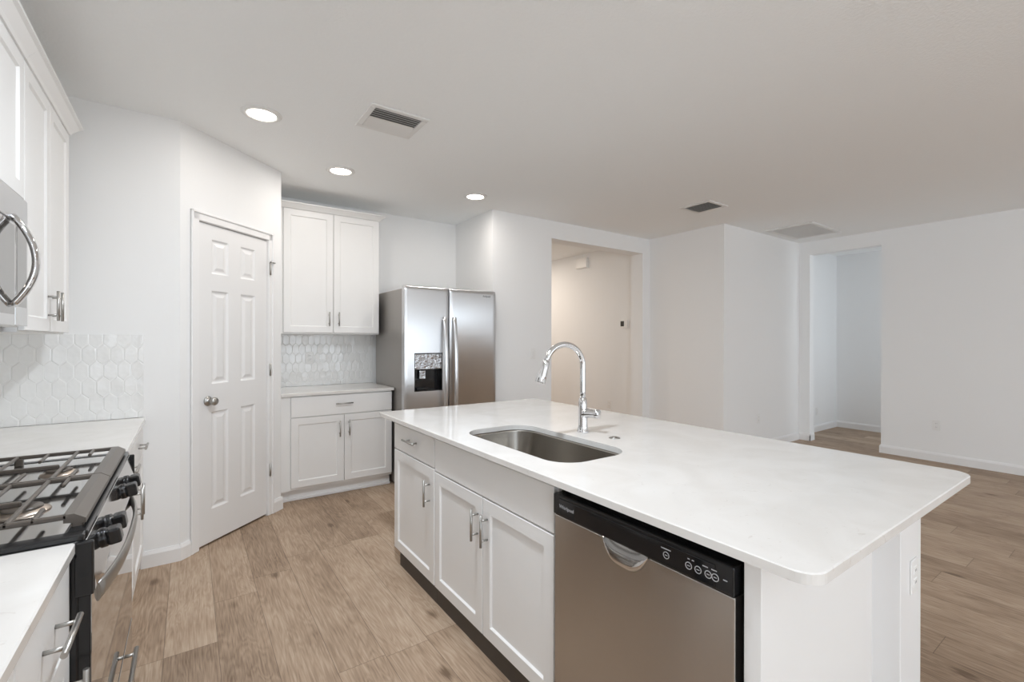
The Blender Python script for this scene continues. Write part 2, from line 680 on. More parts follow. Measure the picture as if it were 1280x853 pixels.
# ------------------------------------------------------------------ the setting
XL_, XR_ = -0.852, 7.03        # left wall, right wall
YP = 3.562                     # pantry wall
D0, D1 = V((-0.044, 3.562, 0)), V((0.618, 4.175, 0))   # diagonal pantry wall
YB = 4.89                      # wall behind cabinet and fridge
XREC, YW = 2.602, 4.076        # fridge recess side, hall wall
XLIV, YBLK = 5.122, 3.005      # projecting block
AX, AY = 8.56, 3.105           # alcove back wall, alcove left wall
HX0, HX1, HTOP = 3.403, 4.99, 2.552   # hall opening
RY0, RY1, RTOP = 2.067, 2.872, 2.572  # right opening
T = 0.13

fl = MB().bx(XL_ - 0.2, AX + 0.2, FRONT_Y - 0.2, 9.2, -0.1, 0.0)
o = struct('floor', fl, M['floor'])
# keep the plank pattern in world coordinates
off = o.location.copy()
for v in o.data.vertices:
    v.co += off
o.location = (0, 0, 0)
struct('ceiling', MB().bx(XL_ - 0.2, AX + 0.2, FRONT_Y - 0.2, 9.2, H, H + 0.1), M['ceiling'])
struct('wall_left', MB().bx(XL_ - T, XL_, FRONT_Y - T, LW[0], 0, H).bx(XL_ - T, XL_, LW[1], YP + T, 0, H).bx(XL_ - T, XL_, LW[0], LW[1], 0, LW[2]).bx(XL_ - T, XL_, LW[0], LW[1], LW[3], H), M['wall'])
struct('wall_pantry', MB().bx(XL_, D0.x, YP, YP + 0.10, 0, H), M['wall'])
td = (D1 - D0).normalized()
nd = V((td.y, -td.x, 0))
FD = Frame(D0, td, nd)          # diagonal wall frame: u along, w out into the room
LD = (D1 - D0).length
wd = MB()
DO0, DO1, DOT = 0.128, 0.757, 2.166
wd.box(FD, 0.0, DO0, 0, H, -0.1, 0)
wd.box(FD, DO1, LD, 0, H, -0.1, 0)
wd.box(FD, DO0, DO1, DOT, H, -0.1, 0)
struct('wall_diagonal', wd, M['wall'])
struct('wall_pantry_side', MB().bx(D1.x - 0.10, D1.x, D1.y + 0.02, YB + T, 0, H), M['wall'])
struct('wall_back', MB().bx(D1.x, XREC, YB, YB + T, 0, H), M['wall'])
struct('wall_recess_side', MB().bx(XREC, XREC + T, YW, YB + T, 0, H), M['wall'])
wh = MB()
wh.bx(XREC + T, HX0, YW, YW + 0.20, 0, H)
wh.bx(HX1, XLIV, YW, YW + 0.20, 0, H)
wh.bx(HX0, HX1, YW, YW + 0.20, HTOP, H)
struct('wall_hall_opening', wh, M['wall'])
struct('wall_hall_left', MB().bx(2.9, 3.0, YW + 0.20, 9.0, 0, H), M['wall'])
struct('wall_hall_end', MB().bx(2.9, XLIV, 9.0, 9.1, 0, H), M['wall'])
struct('wall_block', MB().bx(XLIV, XR_ + T + 0.06, YBLK, YBLK + 0.10, 0, H).bx(XLIV, XLIV + 0.10, YBLK + 0.10, 9.1, 0, H), M['wall'])
wr = MB()
wr.bx(XR_, XR_ + T, FRONT_Y - T, RY0, 0, H)
wr.bx(XR_, XR_ + T, RY1, YBLK, 0, H)
wr.bx(XR_, XR_ + T, RY0, RY1, RTOP, H)
struct('wall_right', wr, M['wall'])
struct('wall_alcove_left', MB().bx(XR_ + T + 0.06, AX + 0.1, AY, AY + 0.1, 0, H), M['wall'])
struct('wall_alcove_back', MB().bx(AX, AX + 0.1, 0.2, AY, 0, H), M['wall'])
struct('wall_alcove_front', MB().bx(XR_ + T, 7.4, 0.1, 0.2, 0, H).bx(8.4, AX + 0.1, 0.1, 0.2, 0, H).bx(7.4, 8.4, 0.1, 0.2, 0, 0.9).bx(7.4, 8.4, 0.1, 0.2, 2.2, H), M['wall'])
# wall behind the camera with its glazed openings
wf = MB()
xs = [XL_ - T] + [q for w in WINDOWS for q in w[:2]] + [XR_ + T]
for i in range(0, len(xs), 2):
    wf.bx(xs[i], xs[i + 1], FRONT_Y - T, FRONT_Y, 0, H)
for (a, b, c, d) in WINDOWS:
    wf.bx(a, b, FRONT_Y - T, FRONT_Y, d, H)
    if c > 0.05:
        wf.bx(a, b, FRONT_Y - T, FRONT_Y, 0, c)
struct('wall_front', wf, M['wall'])
for k, (a, b, c, d) in enumerate(WINDOWS):
    w = MB()
    s = 0.05
    y0, y1 = FRONT_Y - 0.10, FRONT_Y - 0.04
    w.bx(a, a + s, y0, y1, c, d).bx(b - s, b, y0, y1, c, d).bx(a, b, y0, y1, c, c + s).bx(a, b, y0, y1, d - s, d)
    w.bx((a + b) / 2 - 0.03, (a + b) / 2 + 0.03, y0, y1, c, d)
    struct('window_%d' % (k + 1), w, M['trim'])

w = MB()  # frame of the opening added for fill light
for q in ((LW[0], LW[0] + 0.05, LW[2], LW[3]), (LW[1] - 0.05, LW[1], LW[2], LW[3]), (LW[0], LW[1], LW[2], LW[2] + 0.05), (LW[0], LW[1], LW[3] - 0.05, LW[3]),
          ((LW[0] + LW[1]) / 2 - 0.03, (LW[0] + LW[1]) / 2 + 0.03, LW[2], LW[3])):
    w.bx(XL_ - 0.10, XL_ - 0.04, *q)
struct('window_4', w, M['trim'])

# baseboards
BH, BT = 0.10, 0.014


def baseboard(name, runs):
    """runs: list of (frame, u0, u1)"""
    mb = MB()
    for fr, u0, u1 in runs:
        poly = [fr.p(u0, 0, 0.0), fr.p(u0, 0, BT), fr.p(u0, BH - 0.022, BT), fr.p(u0, BH - 0.008, BT * 0.65), fr.p(u0, BH, BT * 0.45), fr.p(u0, BH, 0)]
        mb.prism(poly, fr.u * (u1 - u0))
    return struct(name, mb, M['trim'])


baseboard('baseboard_pantry', [(FY(YP), -0.235, D0.x + 0.006), (FD, -0.006, 0.066), (FD, 0.806, LD + 0.01)])
baseboard('baseboard_hall', [(FY(YW), XREC + 0.01, HX0), (Frame((HX1, 0, 0), (0, -1, 0), (-1, 0, 0)), -(YW + 0.20), -YW),
                             (FY(YW), HX1 - BT, XLIV), (FXn(XLIV), -9.0, -(YW + 0.20))])
baseboard('baseboard_block', [(FXn(XLIV), -YW, -YBLK + BT), (FY(YBLK), XLIV - BT, XR_)])
baseboard('baseboard_right', [(FXn(XR_), -YBLK, -RY1 + BT), (Frame((0, RY1, 0), (1, 0, 0), (0, -1, 0)), XR_ - BT, XR_ + T),
                              (FXn(XR_), -RY0, -FRONT_Y), (Frame((0, RY0, 0), (-1, 0, 0), (0, 1, 0)), -(XR_ + T), -XR_ + BT)])
baseboard('baseboard_alcove', [(FY(AY), XR_ + T + 0.06, AX), (FXn(AX), -AY, -0.2)])

# ------------------------------------------------------------------ pantry door
door = bpy.data.objects.new('door_1', None)
COL.objects.link(door)
door['kind'] = 'structure'
door.location = FD.p(0.44, 0, 0)
Dw = Frame(FD.p(0, 0, -0.006), td, nd)
us = [0.134, 0.239, 0.379, 0.489, 0.629, 0.751]
vs = [0.014, 0.235, 0.895, 1.083, 1.715, 1.830, 2.062, 2.158]
prof = [(0.012, -0.009), (0.024, -0.009), (0.044, -0.002)]
cl = {(i, j): prof for i in (1, 3) for j in (1, 3, 5)}
MB().cells(Dw, us, vs, 0.035, cl).build('door_slab', M['door_paint'], door)
# jamb lining and dark pantry behind
jm = MB()
jm.box(FD, DO0, DO0 + 0.004, 0, DOT, -0.1, 0.002).box(FD, DO1 - 0.004, DO1, 0, DOT, -0.1, 0.002)
jm.box(FD, DO0, DO1, DOT - 0.004, DOT, -0.1, 0.002)
jm.build('door_jamb', M['trim'], door)
kb = MB()
kc = Dw.p(0.209, 0.971, 0)
kb.lathe(kc, nd, [(0.0, 0.0), (0.032, 0.0), (0.033, 0.004), (0.028, 0.009), (0.013, 0.011), (0.012, 0.03), (0.02, 0.036), (0.027, 0.046), (0.028, 0.056), (0.022, 0.066), (0.0, 0.07)])
kb.build('knob', M['nickel'], door)['label'] = 'round satin nickel door knob'
MB().box(Dw, 0.1275, 0.1325, 0.93, 1.01, -0.004, 0.011).build('strike_plate', M['nickel'], door)
for z in (0.358, 1.149, 1.941):
    hb = MB()
    hb.tube([FD.p(0.764, z - 0.048, 0.016), FD.p(0.764, z + 0.048, 0.016)], 0.007, 10)
    hb.box(FD, 0.757, 0.774, z - 0.045, z + 0.045, 0.008, 0.0165)
    if z > 1.9:
        hb.tube([FD.p(0.764, z + 0.052, 0.016), FD.p(0.735, z + 0.056, 0.05)], 0.005, 8)
        hb.tube([FD.p(0.764, z + 0.052, 0.016), FD.p(0.80, z + 0.05, 0.03)], 0.005, 8)
    hb.build('hinge', M['nickel'], door)
cs = MB()


def casing(mb, pts, wdir):
    """flat casing with a stepped outer bead: pts is a rectangle (u0,u1,v0,v1)"""
    u0, u1, v0, v1 = pts
    mb.box(FD, u0, u1, v0, v1, 0, 0.011, 0.003)


CW = 0.060
casing(cs, (DO0 - CW, DO0 + 0.002, 0, DOT + CW), 0)
casing(cs, (DO1 - 0.002, DO1 + CW - 0.01, 0, DOT + CW), 0)
casing(cs, (DO0 - CW, DO1 + CW - 0.01, DOT - 0.002, DOT + CW), 0)
cs.box(FD, DO0 - CW, DO0 - CW + 0.018, 0, DOT + CW, 0.0, 0.019, 0.004)
cs.box(FD, DO1 + CW - 0.028, DO1 + CW - 0.01, 0, DOT + CW, 0.0, 0.019, 0.004)
cs.box(FD, DO0 - CW, DO1 + CW - 0.01, DOT + CW - 0.018, DOT + CW, 0.0, 0.019, 0.004)
struct('trim_1', cs, M['trim'])
# near-black slab, shade of the closet behind the door put in as colour
pc = MB().box(FD, DO0 - 0.05, DO1 + 0.05, 0.001, DOT + 0.05, -0.16, -0.11)
struct('pantry_shade_slab', pc, M['dark'])

# ------------------------------------------------------------------ cabinet parts


def pull(name, fr, u, v, length, parent, vert=True, out=0.034):
    """bar pull: bar plus two posts"""
    r = 0.0058
    h = length / 2
    mb = MB()
    A = (lambda t, w: fr.p(u, v + t, w)) if vert else (lambda t, w: fr.p(u + t, v, w))
    mb.tube([A(-h, out), A(h, out)], r, 12)
    for s in (-1, 1):
        mb.tube([A(s * h * 0.62, -0.001), A(s * h * 0.62, out)], 0.0045, 10)
    return mb.build(name, M['nickel'], parent)


def shaker(name, fr, u0, u1, v0, v1, parent, rail=0.057, t=0.019):
    mb = MB()
    mb.cells(fr, [u0, u0 + rail, u1 - rail, u1], [v0, v0 + rail, v1 - rail, v1], t, {(1, 1): [(0.006, -0.009), (0.0061, -0.009)]})
    return mb.build(name, M['cabinet'], parent)


def slab(name, fr, u0, u1, v0, v1, parent, t=0.019):
    mb = MB().box(fr, u0, u1, v0, v1, -t, 0, 0.002)
    return mb.build(name, M['cabinet'], parent)


def crown(mb, fr, u0, u1, v0, v1, proj, ret0=False, ret1=True, depth=0.3):
    """sloped crown moulding along u at the face (w=0), returning along the side at u1"""
    d = v1 - v0
    pr = [(0.0, 0.0), (0.006, 0.0), (0.012, 0.2), (proj * 0.75, 0.72), (proj, 0.8), (proj, 1.0), (0.0, 1.0)]
    for side in range(1):
        n = len(pr)
        A = [fr.p(u0 - (w if ret0 else 0), v0 + q * d, w) for w, q in pr]
        B = [fr.p(u1 + (w if ret1 else 0), v0 + q * d, w) for w, q in pr]
        C_ = [fr.p(u1 + w, v0 + q * d, -depth) for w, q in pr]
        for k in range(n):
            k2 = (k + 1) % n
            mb.face([A[k], B[k], B[k2], A[k2]])
            if ret1:
                mb.face([B[k], C_[k], C_[k2], B[k2]])
        mb.face(A)
        mb.face(C_[::-1] if ret1 else B[::-1])
        if ret0:
            E_ = [fr.p(u0 - w, v0 + q * d, -depth) for w, q in pr]
            for k in range(n):
                k2 = (k + 1) % n
                mb.face([E_[k], A[k], A[k2], E_[k2]])
            mb.face(E_)


def counter(name, x0, x1, y0, y1, z0, z1, radii, label, hole=None):
    outer = rounded_rect(x0, x1, y0, y1, radii, 8)
    c = 0.003
    inner = rounded_rect(x0 + c, x1 - c, y0 + c, y1 - c, [max(r - c, 0) for r in radii], 8)
    bm = bmesh.new()
    ring = lambda P, z: [bm.verts.new((p[0], p[1], z)) for p in P]
    t0, t1, t2 = ring(inner, z1), ring(outer, z1 - c), ring(outer, z0)

    def loft(A, B):
        n = len(A)
        for k in range(n):
            bm.faces.new((A[k], A[(k + 1) % n], B[(k + 1) % n], B[k]))

    loft(t1, t0)
    loft(t2, t1)

    def cap(A, Hh):
        es = []
        for L_ in (A, Hh):
            if L_ is None:
                continue
            for k in range(len(L_)):
                es.append(bm.edges.get((L_[k], L_[(k + 1) % len(L_)])) or bm.edges.new((L_[k], L_[(k + 1) % len(L_)])))
        bmesh.ops.triangle_fill(bm, edges=es, use_beauty=True)

    if hole:
        h1, h0 = ring(hole, z1), ring(hole, z0)
        loft(h0, h1)
        cap(t0, h1)
        cap(t2, h0)
    else:
        bm.faces.new(t0)
        bm.faces.new(t2[::-1])
    mb = MB()
    mb.bm.free()
    mb.bm = bm
    o = mb.build(name, M['quartz'])
    return tag(o, label, 'countertop')


# ------------------------------------------------------------------ island
FI = FXn(1.053)                # fronts of the island doors
xb = 1.66
zc = 0.888

db = thing('base_cabinet', 'white island cabinet with one drawer over one door at its far end', 'cabinet', (1.35, 2.49, 0))
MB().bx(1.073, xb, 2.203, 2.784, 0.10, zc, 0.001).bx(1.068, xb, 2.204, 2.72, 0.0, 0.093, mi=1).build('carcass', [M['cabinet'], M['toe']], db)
dr = slab('drawer_front', FI, -2.782, -2.216, 0.713, 0.868, db)
pull('pull', FI, -2.494, 0.800, 0.16, dr, False)
d1 = shaker('door', FI, -2.782, -2.216, 0.095, 0.705, db)
pull('pull', FI, -2.268, 0.570, 0.14, d1)

sb = thing('sink_base_cabinet', 'white two-door sink cabinet with wide false drawer front in the island', 'cabinet', (1.35, 1.72, 0))
scar = MB()
scar.bx(1.073, 1.091, 1.242, 2.201, 0.10, zc)
scar.bx(1.091, xb, 1.242, 1.260, 0.10, zc).bx(1.091, xb, 2.183, 2.201, 0.10, zc).bx(xb - 0.012, xb, 1.26, 2.183, 0.10, zc)
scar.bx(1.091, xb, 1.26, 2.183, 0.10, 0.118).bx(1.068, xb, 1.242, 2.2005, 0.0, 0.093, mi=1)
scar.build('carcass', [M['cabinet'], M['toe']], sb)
slab('false_drawer_front', FI, -2.206, -1.246, 0.701, 0.868, sb)
d1 = shaker('door', FI, -2.206, -1.730, 0.095, 0.694, sb)
pull('pull', FI, -1.767, 0.568, 0.14, d1)
d2 = shaker('door', FI, -1.724, -1.246, 0.095, 0.694, sb)
pull('pull', FI, -1.686, 0.568, 0.14, d2)

# end panel, recessed niche and back wall of the island
ep = thing('island_end_panel', 'white end panel and filler closing the near end of the island beside the dishwasher', 'panel', (1.35, 0.54, 0))
MB().bx(1.040, 1.657, 0.520, 0.560, 0.0, zc, 0.0015).build('panel', M['cabinet'], ep)
pw = thing('island_back_wall', 'white half wall with post and shallow niche under the counter overhang', 'half wall', (1.95, 1.7, 0))
w_ = MB()
w_.bx(1.662, 1.710, 0.524, 2.784, 0.0, zc, 0.001)
w_.bx(1.710, 1.957, 0.640, 2.784, 0.0, zc)
w_.bx(1.710, 1.957, 0.524, 0.640, 0.742, zc)
w_.build('back_panel', M['trim'], pw)
MB().bx(1.957, 2.172, 0.520, 2.784, 0.0, zc, 0.002).build('post_wall', M['trim'], pw)

# sink opening
SINK = rounded_rect(1.145, 1.540, 1.300, 2.095, (0.12,) * 4, 10)
counter('island_countertop', 1.015, 2.283, 0.401, 2.955, zc + 0.001, 0.914, (0.05, 0.06, 0.02, 0.012),
        'large white quartz island top with rounded corners and sink cut-out', hole=SINK)

sk = thing('sink', 'single-bowl stainless undermount sink set into the island top', 'sink', (1.34, 1.70, 0.66))


def sink_ring(ins, rad):
    return rounded_rect(1.145 + ins, 1.540 - ins, 1.300 + ins, 2.095 - ins, (rad,) * 4, 10)


s_ = MB()
rings = [(-0.014, 0.134, 0.8886), (-0.003, 0.123, 0.8886), (-0.002, 0.122, 0.878), (0.010, 0.11, 0.73), (0.022, 0.095, 0.705), (0.042, 0.08, 0.688), (0.07, 0.06, 0.682), (0.15, 0.03, 0.677)]
rv = [[s_.bm.verts.new((p[0], p[1], z)) for p in sink_ring(i, r)] for i, r, z in rings]
for A, B in zip(rv, rv[1:]):
    n = len(A)
    for k in range(n):
        f = s_.bm.faces.new((A[k], A[(k + 1) % n], B[(k + 1) % n], B[k]))
        f.smooth = True
s_.bm.faces.new(rv[-1])
# outer shell for thickness
s_.build('bowl', M['sink_steel'], sk)
MB().lathe((1.34, 1.70, 0.678), (0, 0, 1), [(0.0, 0.002), (0.03, 0.002), (0.034, 0.005), (0.056, 0.005), (0.058, 0.0)]).build('drain', M['chrome'], sk)

# faucet
fx, fy = 1.652, 1.727
fc = thing('kitchen_faucet', 'tall chrome gooseneck pull-down faucet behind the sink', 'faucet', (fx, fy, 0.914))
b_ = MB()
b_.lathe((fx, fy, 0.914), (0, 0, 1), [(0.0, 0), (0.031, 0), (0.031, 0.006), (0.027, 0.012), (0.0245, 0.03), (0.0235, 0.10), (0.0215, 0.135), (0.0205, 0.172), (0.0155, 0.176), (0.0, 0.176)])
b_.build('body', M['chrome'], fc)
pth = [(fx, fy, z) for z in (1.085, 1.12, 1.16, 1.20, 1.235)]
R = 0.114
for k in range(1, 21):
    a = math.radians(165) * k / 20
    pth.append((fx - R + R * math.cos(a), fy + 0.10 * (1 - math.cos(a)) * R, 1.248 + R * math.sin(a)))
e1 = V(pth[-1])
dv_ = (V(pth[-1]) - V(pth[-2])).normalized()
MB().tube(pth, 0.0145, 18).build('spout', M['chrome'], fc)
hd = MB()
hd.tube([e1 - dv_ * 0.006, e1 + dv_ * 0.004, e1 + dv_ * 0.03, e1 + dv_ * 0.07, e1 + dv_ * 0.103, e1 + dv_ * 0.107], [0.0155, 0.019, 0.0205, 0.0225, 0.0245, 0.022], 20)
h_ = hd.build('spray_head', M['chrome'], fc)
ptn = e1 + dv_ * 0.05 + V((-0.62, -0.62, 0)).normalized() * 0.0165
MB().lathe(ptn, V((-0.62, -0.62, 0.12)), [(0.0, 0.004), (0.006, 0.004), (0.009, 0.001), (0.009, -0.004)], 14).build('button', M['black'], h_)['label'] = 'black rubber spray button'
hn = MB()
ha = V((0.42, -0.90, 0.0)).normalized()
hc = V((fx, fy, 1.012))
hn.lathe(hc + ha * 0.015, ha, [(0.0, -0.012), (0.030, -0.012), (0.026, 0.006), (0.0215, 0.02), (0.0205, 0.045), (0.0195, 0.047), (0.0195, 0.050), (0.0235, 0.052), (0.0235, 0.070), (0.021, 0.074), (0.0, 0.074)], 22)
hn.build('handle', M['chrome'], fc)

ab = thing('air_switch_button', 'small round steel push button set in the island top beside the faucet', 'button', (1.674, 1.533, 0.914))
MB().lathe((1.674, 1.533, 0.914), (0, 0, 1), [(0.0, 0.004), (0.024, 0.004), (0.026, 0.002), (0.026, 0.0)]).build('flange', M['nickel'], ab)
MB().lathe((1.674, 1.533, 0.918), (0, 0, 1), [(0.0, 0.003), (0.013, 0.003), (0.0145, 0.0)]).build('push_cap', M['nickel'], ab)

# ------------------------------------------------------------------ dishwasher
dw = thing('dishwasher', 'stainless built-in dishwasher with black control strip at the near end of the island', 'dishwasher', (1.3, 0.894, 0))
FDW = FXn(1.028)
ya, yb_ = -1.213, -0.575        # u range
MB().bx(1.075, 1.65, 0.566, 1.226, 0.10, 0.884).bx(1.068, 1.65, 0.566, 1.226, 0.0, 0.10).build('tub', M['black'], dw)
MB().box(FDW, ya, yb_, 0.112, 0.790, -0.042, 0, 0.004, 2).build('door_panel', M['steel_warm'], dw)
con = MB().box(FDW, ya - 0.002, yb_, 0.792, 0.861, -0.044, 0.004, 0.004, 2).build('control_panel', M['black'], dw)
MB().box(FDW, ya + 0.030, yb_ - 0.045, 0.7965, 0.851, 0.0035, 0.0062, 0.002).build('control_fascia', M['black_gloss'], con)
# pocket handle: scooped bowl under the strip
ph = MB()
u0, u1 = -0.985, -0.818
rows = []
N = 16
for k in range(N + 1):
    s = -1 + 2 * k / N
    dep = (1 - abs(s) ** 3.2)
    um = (u0 + u1) / 2 + s * (u1 - u0) / 2
    rows.append([FDW.p(um, 0.7915, 0.002), FDW.p(um, 0.7915 - 0.018 * dep - 0.002, 0.004 + 0.004 * dep),
                 FDW.p(um, 0.7915 - 0.038 * dep - 0.003, 0.004 + 0.014 * dep), FDW.p(um, 0.7915 - 0.052 * dep - 0.004, 0.003 + 0.013 * dep),
                 FDW.p(um, 0.7915 - 0.060 * dep - 0.005, 0.0005)])
vg = [[ph.bm.verts.new(p) for p in r] for r in rows]
for A, B in zip(vg, vg[1:]):
    for k in range(len(A) - 1):
        ph.bm.faces.new((A[k], B[k], B[k + 1], A[k + 1])).smooth = True
ph.build('pocket_handle', M['polished'], dw)
text_mesh('lettering', 'Whirlpool', 0.017, FDW, -1.145, 0.826, 0.0066, M['grey_print'], con)
for um, vm in ((-0.756, 0.822), (-0.690, 0.8215), (-0.664, 0.8215), (-0.637, 0.8215), (-0.619, 0.8215)):
    bt = MB()
    bt.lathe(FDW.p(um, vm, 0.0058), FDW.w, [(0.0075, 0.0), (0.0075, 0.0012), (0.0095, 0.0012), (0.0095, 0.0)], 18, False)
    bt.box(FDW, um - 0.004, um + 0.004, vm - 0.001, vm + 0.001, 0.006, 0.0068)
    bt.build('button', M['grey_print'], con)
for um, wd_, vm in ((-0.757, 0.03, 0.838), (-0.69, 0.006, 0.8385), (-0.678, 0.006, 0.8385), (-0.645, 0.014, 0.8375), (-0.622, 0.014, 0.8375), (-0.594, 0.010, 0.825)):
    MB().box(FDW, um - wd_ / 2, um + wd_ / 2, vm - 0.0012, vm + 0.0012, 0.0058, 0.0067).build('marking', M['grey_print'], con)

# ------------------------------------------------------------------ back wall: base cabinet, top, upper cabinet, backsplash
FB = FY(4.262)
bc = thing('base_cabinet', 'white base cabinet with one drawer and two doors beside the refrigerator', 'cabinet', (1.1, 4.58, 0))
cb = MB()
cb.bx(0.700, 1.590, 4.282, 4.884, 0.10, 0.904, 0.001)
cb.bx(0.700, 1.590, 4.335, 4.884, 0.0, 0.10)
cb.bx(0.622, 0.702, 4.270, 4.884, 0.10, 0.904, 0.001)
cb.bx(0.622, 0.702, 4.335, 4.884, 0.0, 0.10)
cb.build('carcass', M['cabinet'], bc)
MB().bx(0.622, 1.590, 4.318, 4.335, 0.0, 0.022, 0.003).build('shoe_moulding', M['trim'], bc)
dr = slab('drawer_front', FB, 0.708, 1.586, 0.722, 0.893, bc)
pull('pull', FB, 1.141, 0.818, 0.15, dr, False)
d1 = shaker('door', FB, 0.708, 1.143, 0.122, 0.714, bc)
pull('pull', FB, 1.104, 0.594, 0.14, d1)
d2 = shaker('door', FB, 1.149, 1.586, 0.122, 0.714, bc)
pull('pull', FB, 1.185, 0.598, 0.14, d2)
counter('countertop', 0.620, 1.604, 4.243, 4.886, 0.906, 0.930, (0, 0.004, 0, 0),
        'short white quartz countertop beside the refrigerator')

FU = FY(4.56)
uc = thing('wall_cabinet', 'white two-door wall cabinet with crown above the short counter by the refrigerator', 'cabinet', (1.1, 4.72, 1.43))
cu = MB()
cu.bx(0.690, 1.566, 4.581, 4.886, 1.436, 2.582, 0.001)
cu.bx(0.620, 0.691, 4.570, 4.886, 1.436, 2.582, 0.001)
cu.build('carcass', M['cabinet'], uc)
d1 = shaker('door', FU, 0.694, 1.122, 1.450, 2.570, uc)
pull('pull', FU, 1.083, 1.578, 0.13, d1)
d2 = shaker('door', FU, 1.128, 1.562, 1.450, 2.570, uc)
pull('pull', FU, 1.170, 1.580, 0.13, d2)
cr = MB()
crown(cr, FU, 0.620, 1.566, 2.572, 2.622, 0.055, False, True, 0.32)
cr.build('crown_moulding', M['cabinet'], uc)


def backsplash(fr, W, Hh, pw_, ph_, label, seed=0):
    """elongated hexagon tiles in a W x Hh rectangle, w=0 at the wall"""
    L = Frame((0, 0, 0), (1, 0, 0), (0, -1, 0))
    g = 0.0009
    pitch_v = ph_ * 0.78
    tip = ph_ - pitch_v
    bm = bmesh.new()
    rows = int(Hh / pitch_v) + 3
    cols = int(W / pw_) + 3
    rnd = random.Random(seed)
    for r in range(-1, rows):
        for c in range(-1, cols):
            cx = c * pw_ + (pw_ / 2 if r % 2 else 0)
            cz = r * pitch_v
            hw, hh = pw_ / 2 - g, ph_ / 2 - g
            tilt = (rnd.uniform(-0.0012, 0.0012), rnd.uniform(-0.0012, 0.0012))

            def hexa(i, w, tl=False):
                a, b2 = hw - i, hh - i
                pts = [(-a, -b2 + tip), (0, -b2), (a, -b2 + tip), (a, b2 - tip), (0, b2), (-a, b2 - tip)]
                return [bm.verts.new((cx + px, -(w + (tilt[0] * px / hw + tilt[1] * pz / hh if tl else 0)), cz + pz)) for px, pz in pts]

            A, B, C_ = hexa(0, 0.003), hexa(0.0005, 0.0062), hexa(0.0045, 0.0072, True)
            for P, Q in ((A, B), (B, C_)):
                for k in range(6):
                    bm.faces.new((P[k], P[(k + 1) % 6], Q[(k + 1) % 6], Q[k])).smooth = False
            bm.faces.new(C_)
    for co, no in (((0.001, 0, 0), (-1, 0, 0)), ((W - 0.001, 0, 0), (1, 0, 0)), ((0, 0, 0.001), (0, 0, -1)), ((0, 0, Hh - 0.001), (0, 0, 1))):
        bmesh.ops.bisect_plane(bm, geom=list(bm.verts) + list(bm.edges) + list(bm.faces), plane_co=co, plane_no=no, clear_outer=True)
    mb = MB()
    mb.merge(bm)
    mb.box(L, 0, W, 0, Hh, 0.0005, 0.005, mi=1)
    for v in mb.bm.verts:
        v.co = fr.p(v.co.x, v.co.z, -v.co.y)
    o = mb.build('tile_backsplash', [M['tile'], M['grout']], None, recalc=True, weld=False)
    tag(o, label, 'backsplash')
    return o


backsplash(Frame((0.622, YB, 0.931), (1, 0, 0), (0, -1, 0)), 1.612 - 0.622, 0.504, 0.057, 0.115,
           'glossy white picket tile backsplash beside the refrigerator', 3)
backsplash(Frame((XL_ + 0.012, YP, 0.915), (1, 0, 0), (0, -1, 0)), 0.618, 0.497, 0.062, 0.122,
           'white picket tile backsplash on the end wall above the counter beyond the range', 5)
backsplash(Frame((XL_, 1.0, 0.916), (0, 1, 0), (1, 0, 0)), YP - 1.0, 0.492, 0.062, 0.122,
           'white picket tile backsplash on the left wall behind the range', 8)

# ------------------------------------------------------------------ refrigerator
rf = thing('refrigerator', 'stainless side-by-side refrigerator with ice and water dispenser in the wall recess', 'refrigerator', (2.1, 4.45, 0))
FR = FY(4.0)
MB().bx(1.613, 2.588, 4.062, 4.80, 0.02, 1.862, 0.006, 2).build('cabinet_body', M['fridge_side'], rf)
MB().bx(1.64, 2.56, 4.05, 4.10, 0.03, 0.10, 0.003).build('base_grille', M['black'], rf)


def fridge_door(name, u0, u1, v0, v1, hole=None):
    mb = MB()
    NU, R_ = 14, 0.012
    prof = []
    # plan profile: softly crowned front with rounded sides
    for k in range(NU + 1):
        s = -1 + 2 * k / NU
        prof.append(((u0 + u1) / 2 + s * ((u1 - u0) / 2 - R_ * 0.3), 0.006 * (1 - s * s)))
    prof = [(u0, -0.055), (u0, -0.008), (u0 + R_ * 0.12, -0.003)] + prof + [(u1 - R_ * 0.12, -0.003), (u1, -0.008), (u1, -0.055)]
    cham = 0.01
    levels = [(v0, -0.006), (v0 + 0.004, 0.0)]
    if hole:
        levels += [(hole[2], 0), (hole[3], 0)]
    levels += [(v1 - 0.045, 0.0), (v1 - 0.03, -0.001), (v1 - 0.016, -0.004), (v1 - 0.006, -0.009), (v1, -0.02)]
    grid = [[mb.bm.verts.new(FR.p(u, v, w + (dw_ if w > -0.05 else 0))) for u, w in prof] for v, dw_ in levels]
    for j in range(len(grid) - 1):
        for k in range(len(prof) - 1):
            if hole and levels[j][0] == hole[2] and hole[0] - 0.02 < (prof[k][0] + prof[k + 1][0]) / 2 < hole[1] + 0.02:
                continue
            f = mb.bm.faces.new((grid[j][k], grid[j][k + 1], grid[j + 1][k + 1], grid[j + 1][k]))
            f.smooth = True
    mb.bm.faces.new(grid[0][::-1])
    mb.bm.faces.new(grid[-1])
    ks = [k for k in range(len(prof) - 1) if hole and hole[0] - 0.02 < (prof[k][0] + prof[k + 1][0]) / 2 < hole[1] + 0.02]
    ho = (prof[ks[0]][0], prof[ks[-1] + 1][0], hole[2], hole[3]) if hole else None
    return mb.build(name, M['steel'], rf), ho


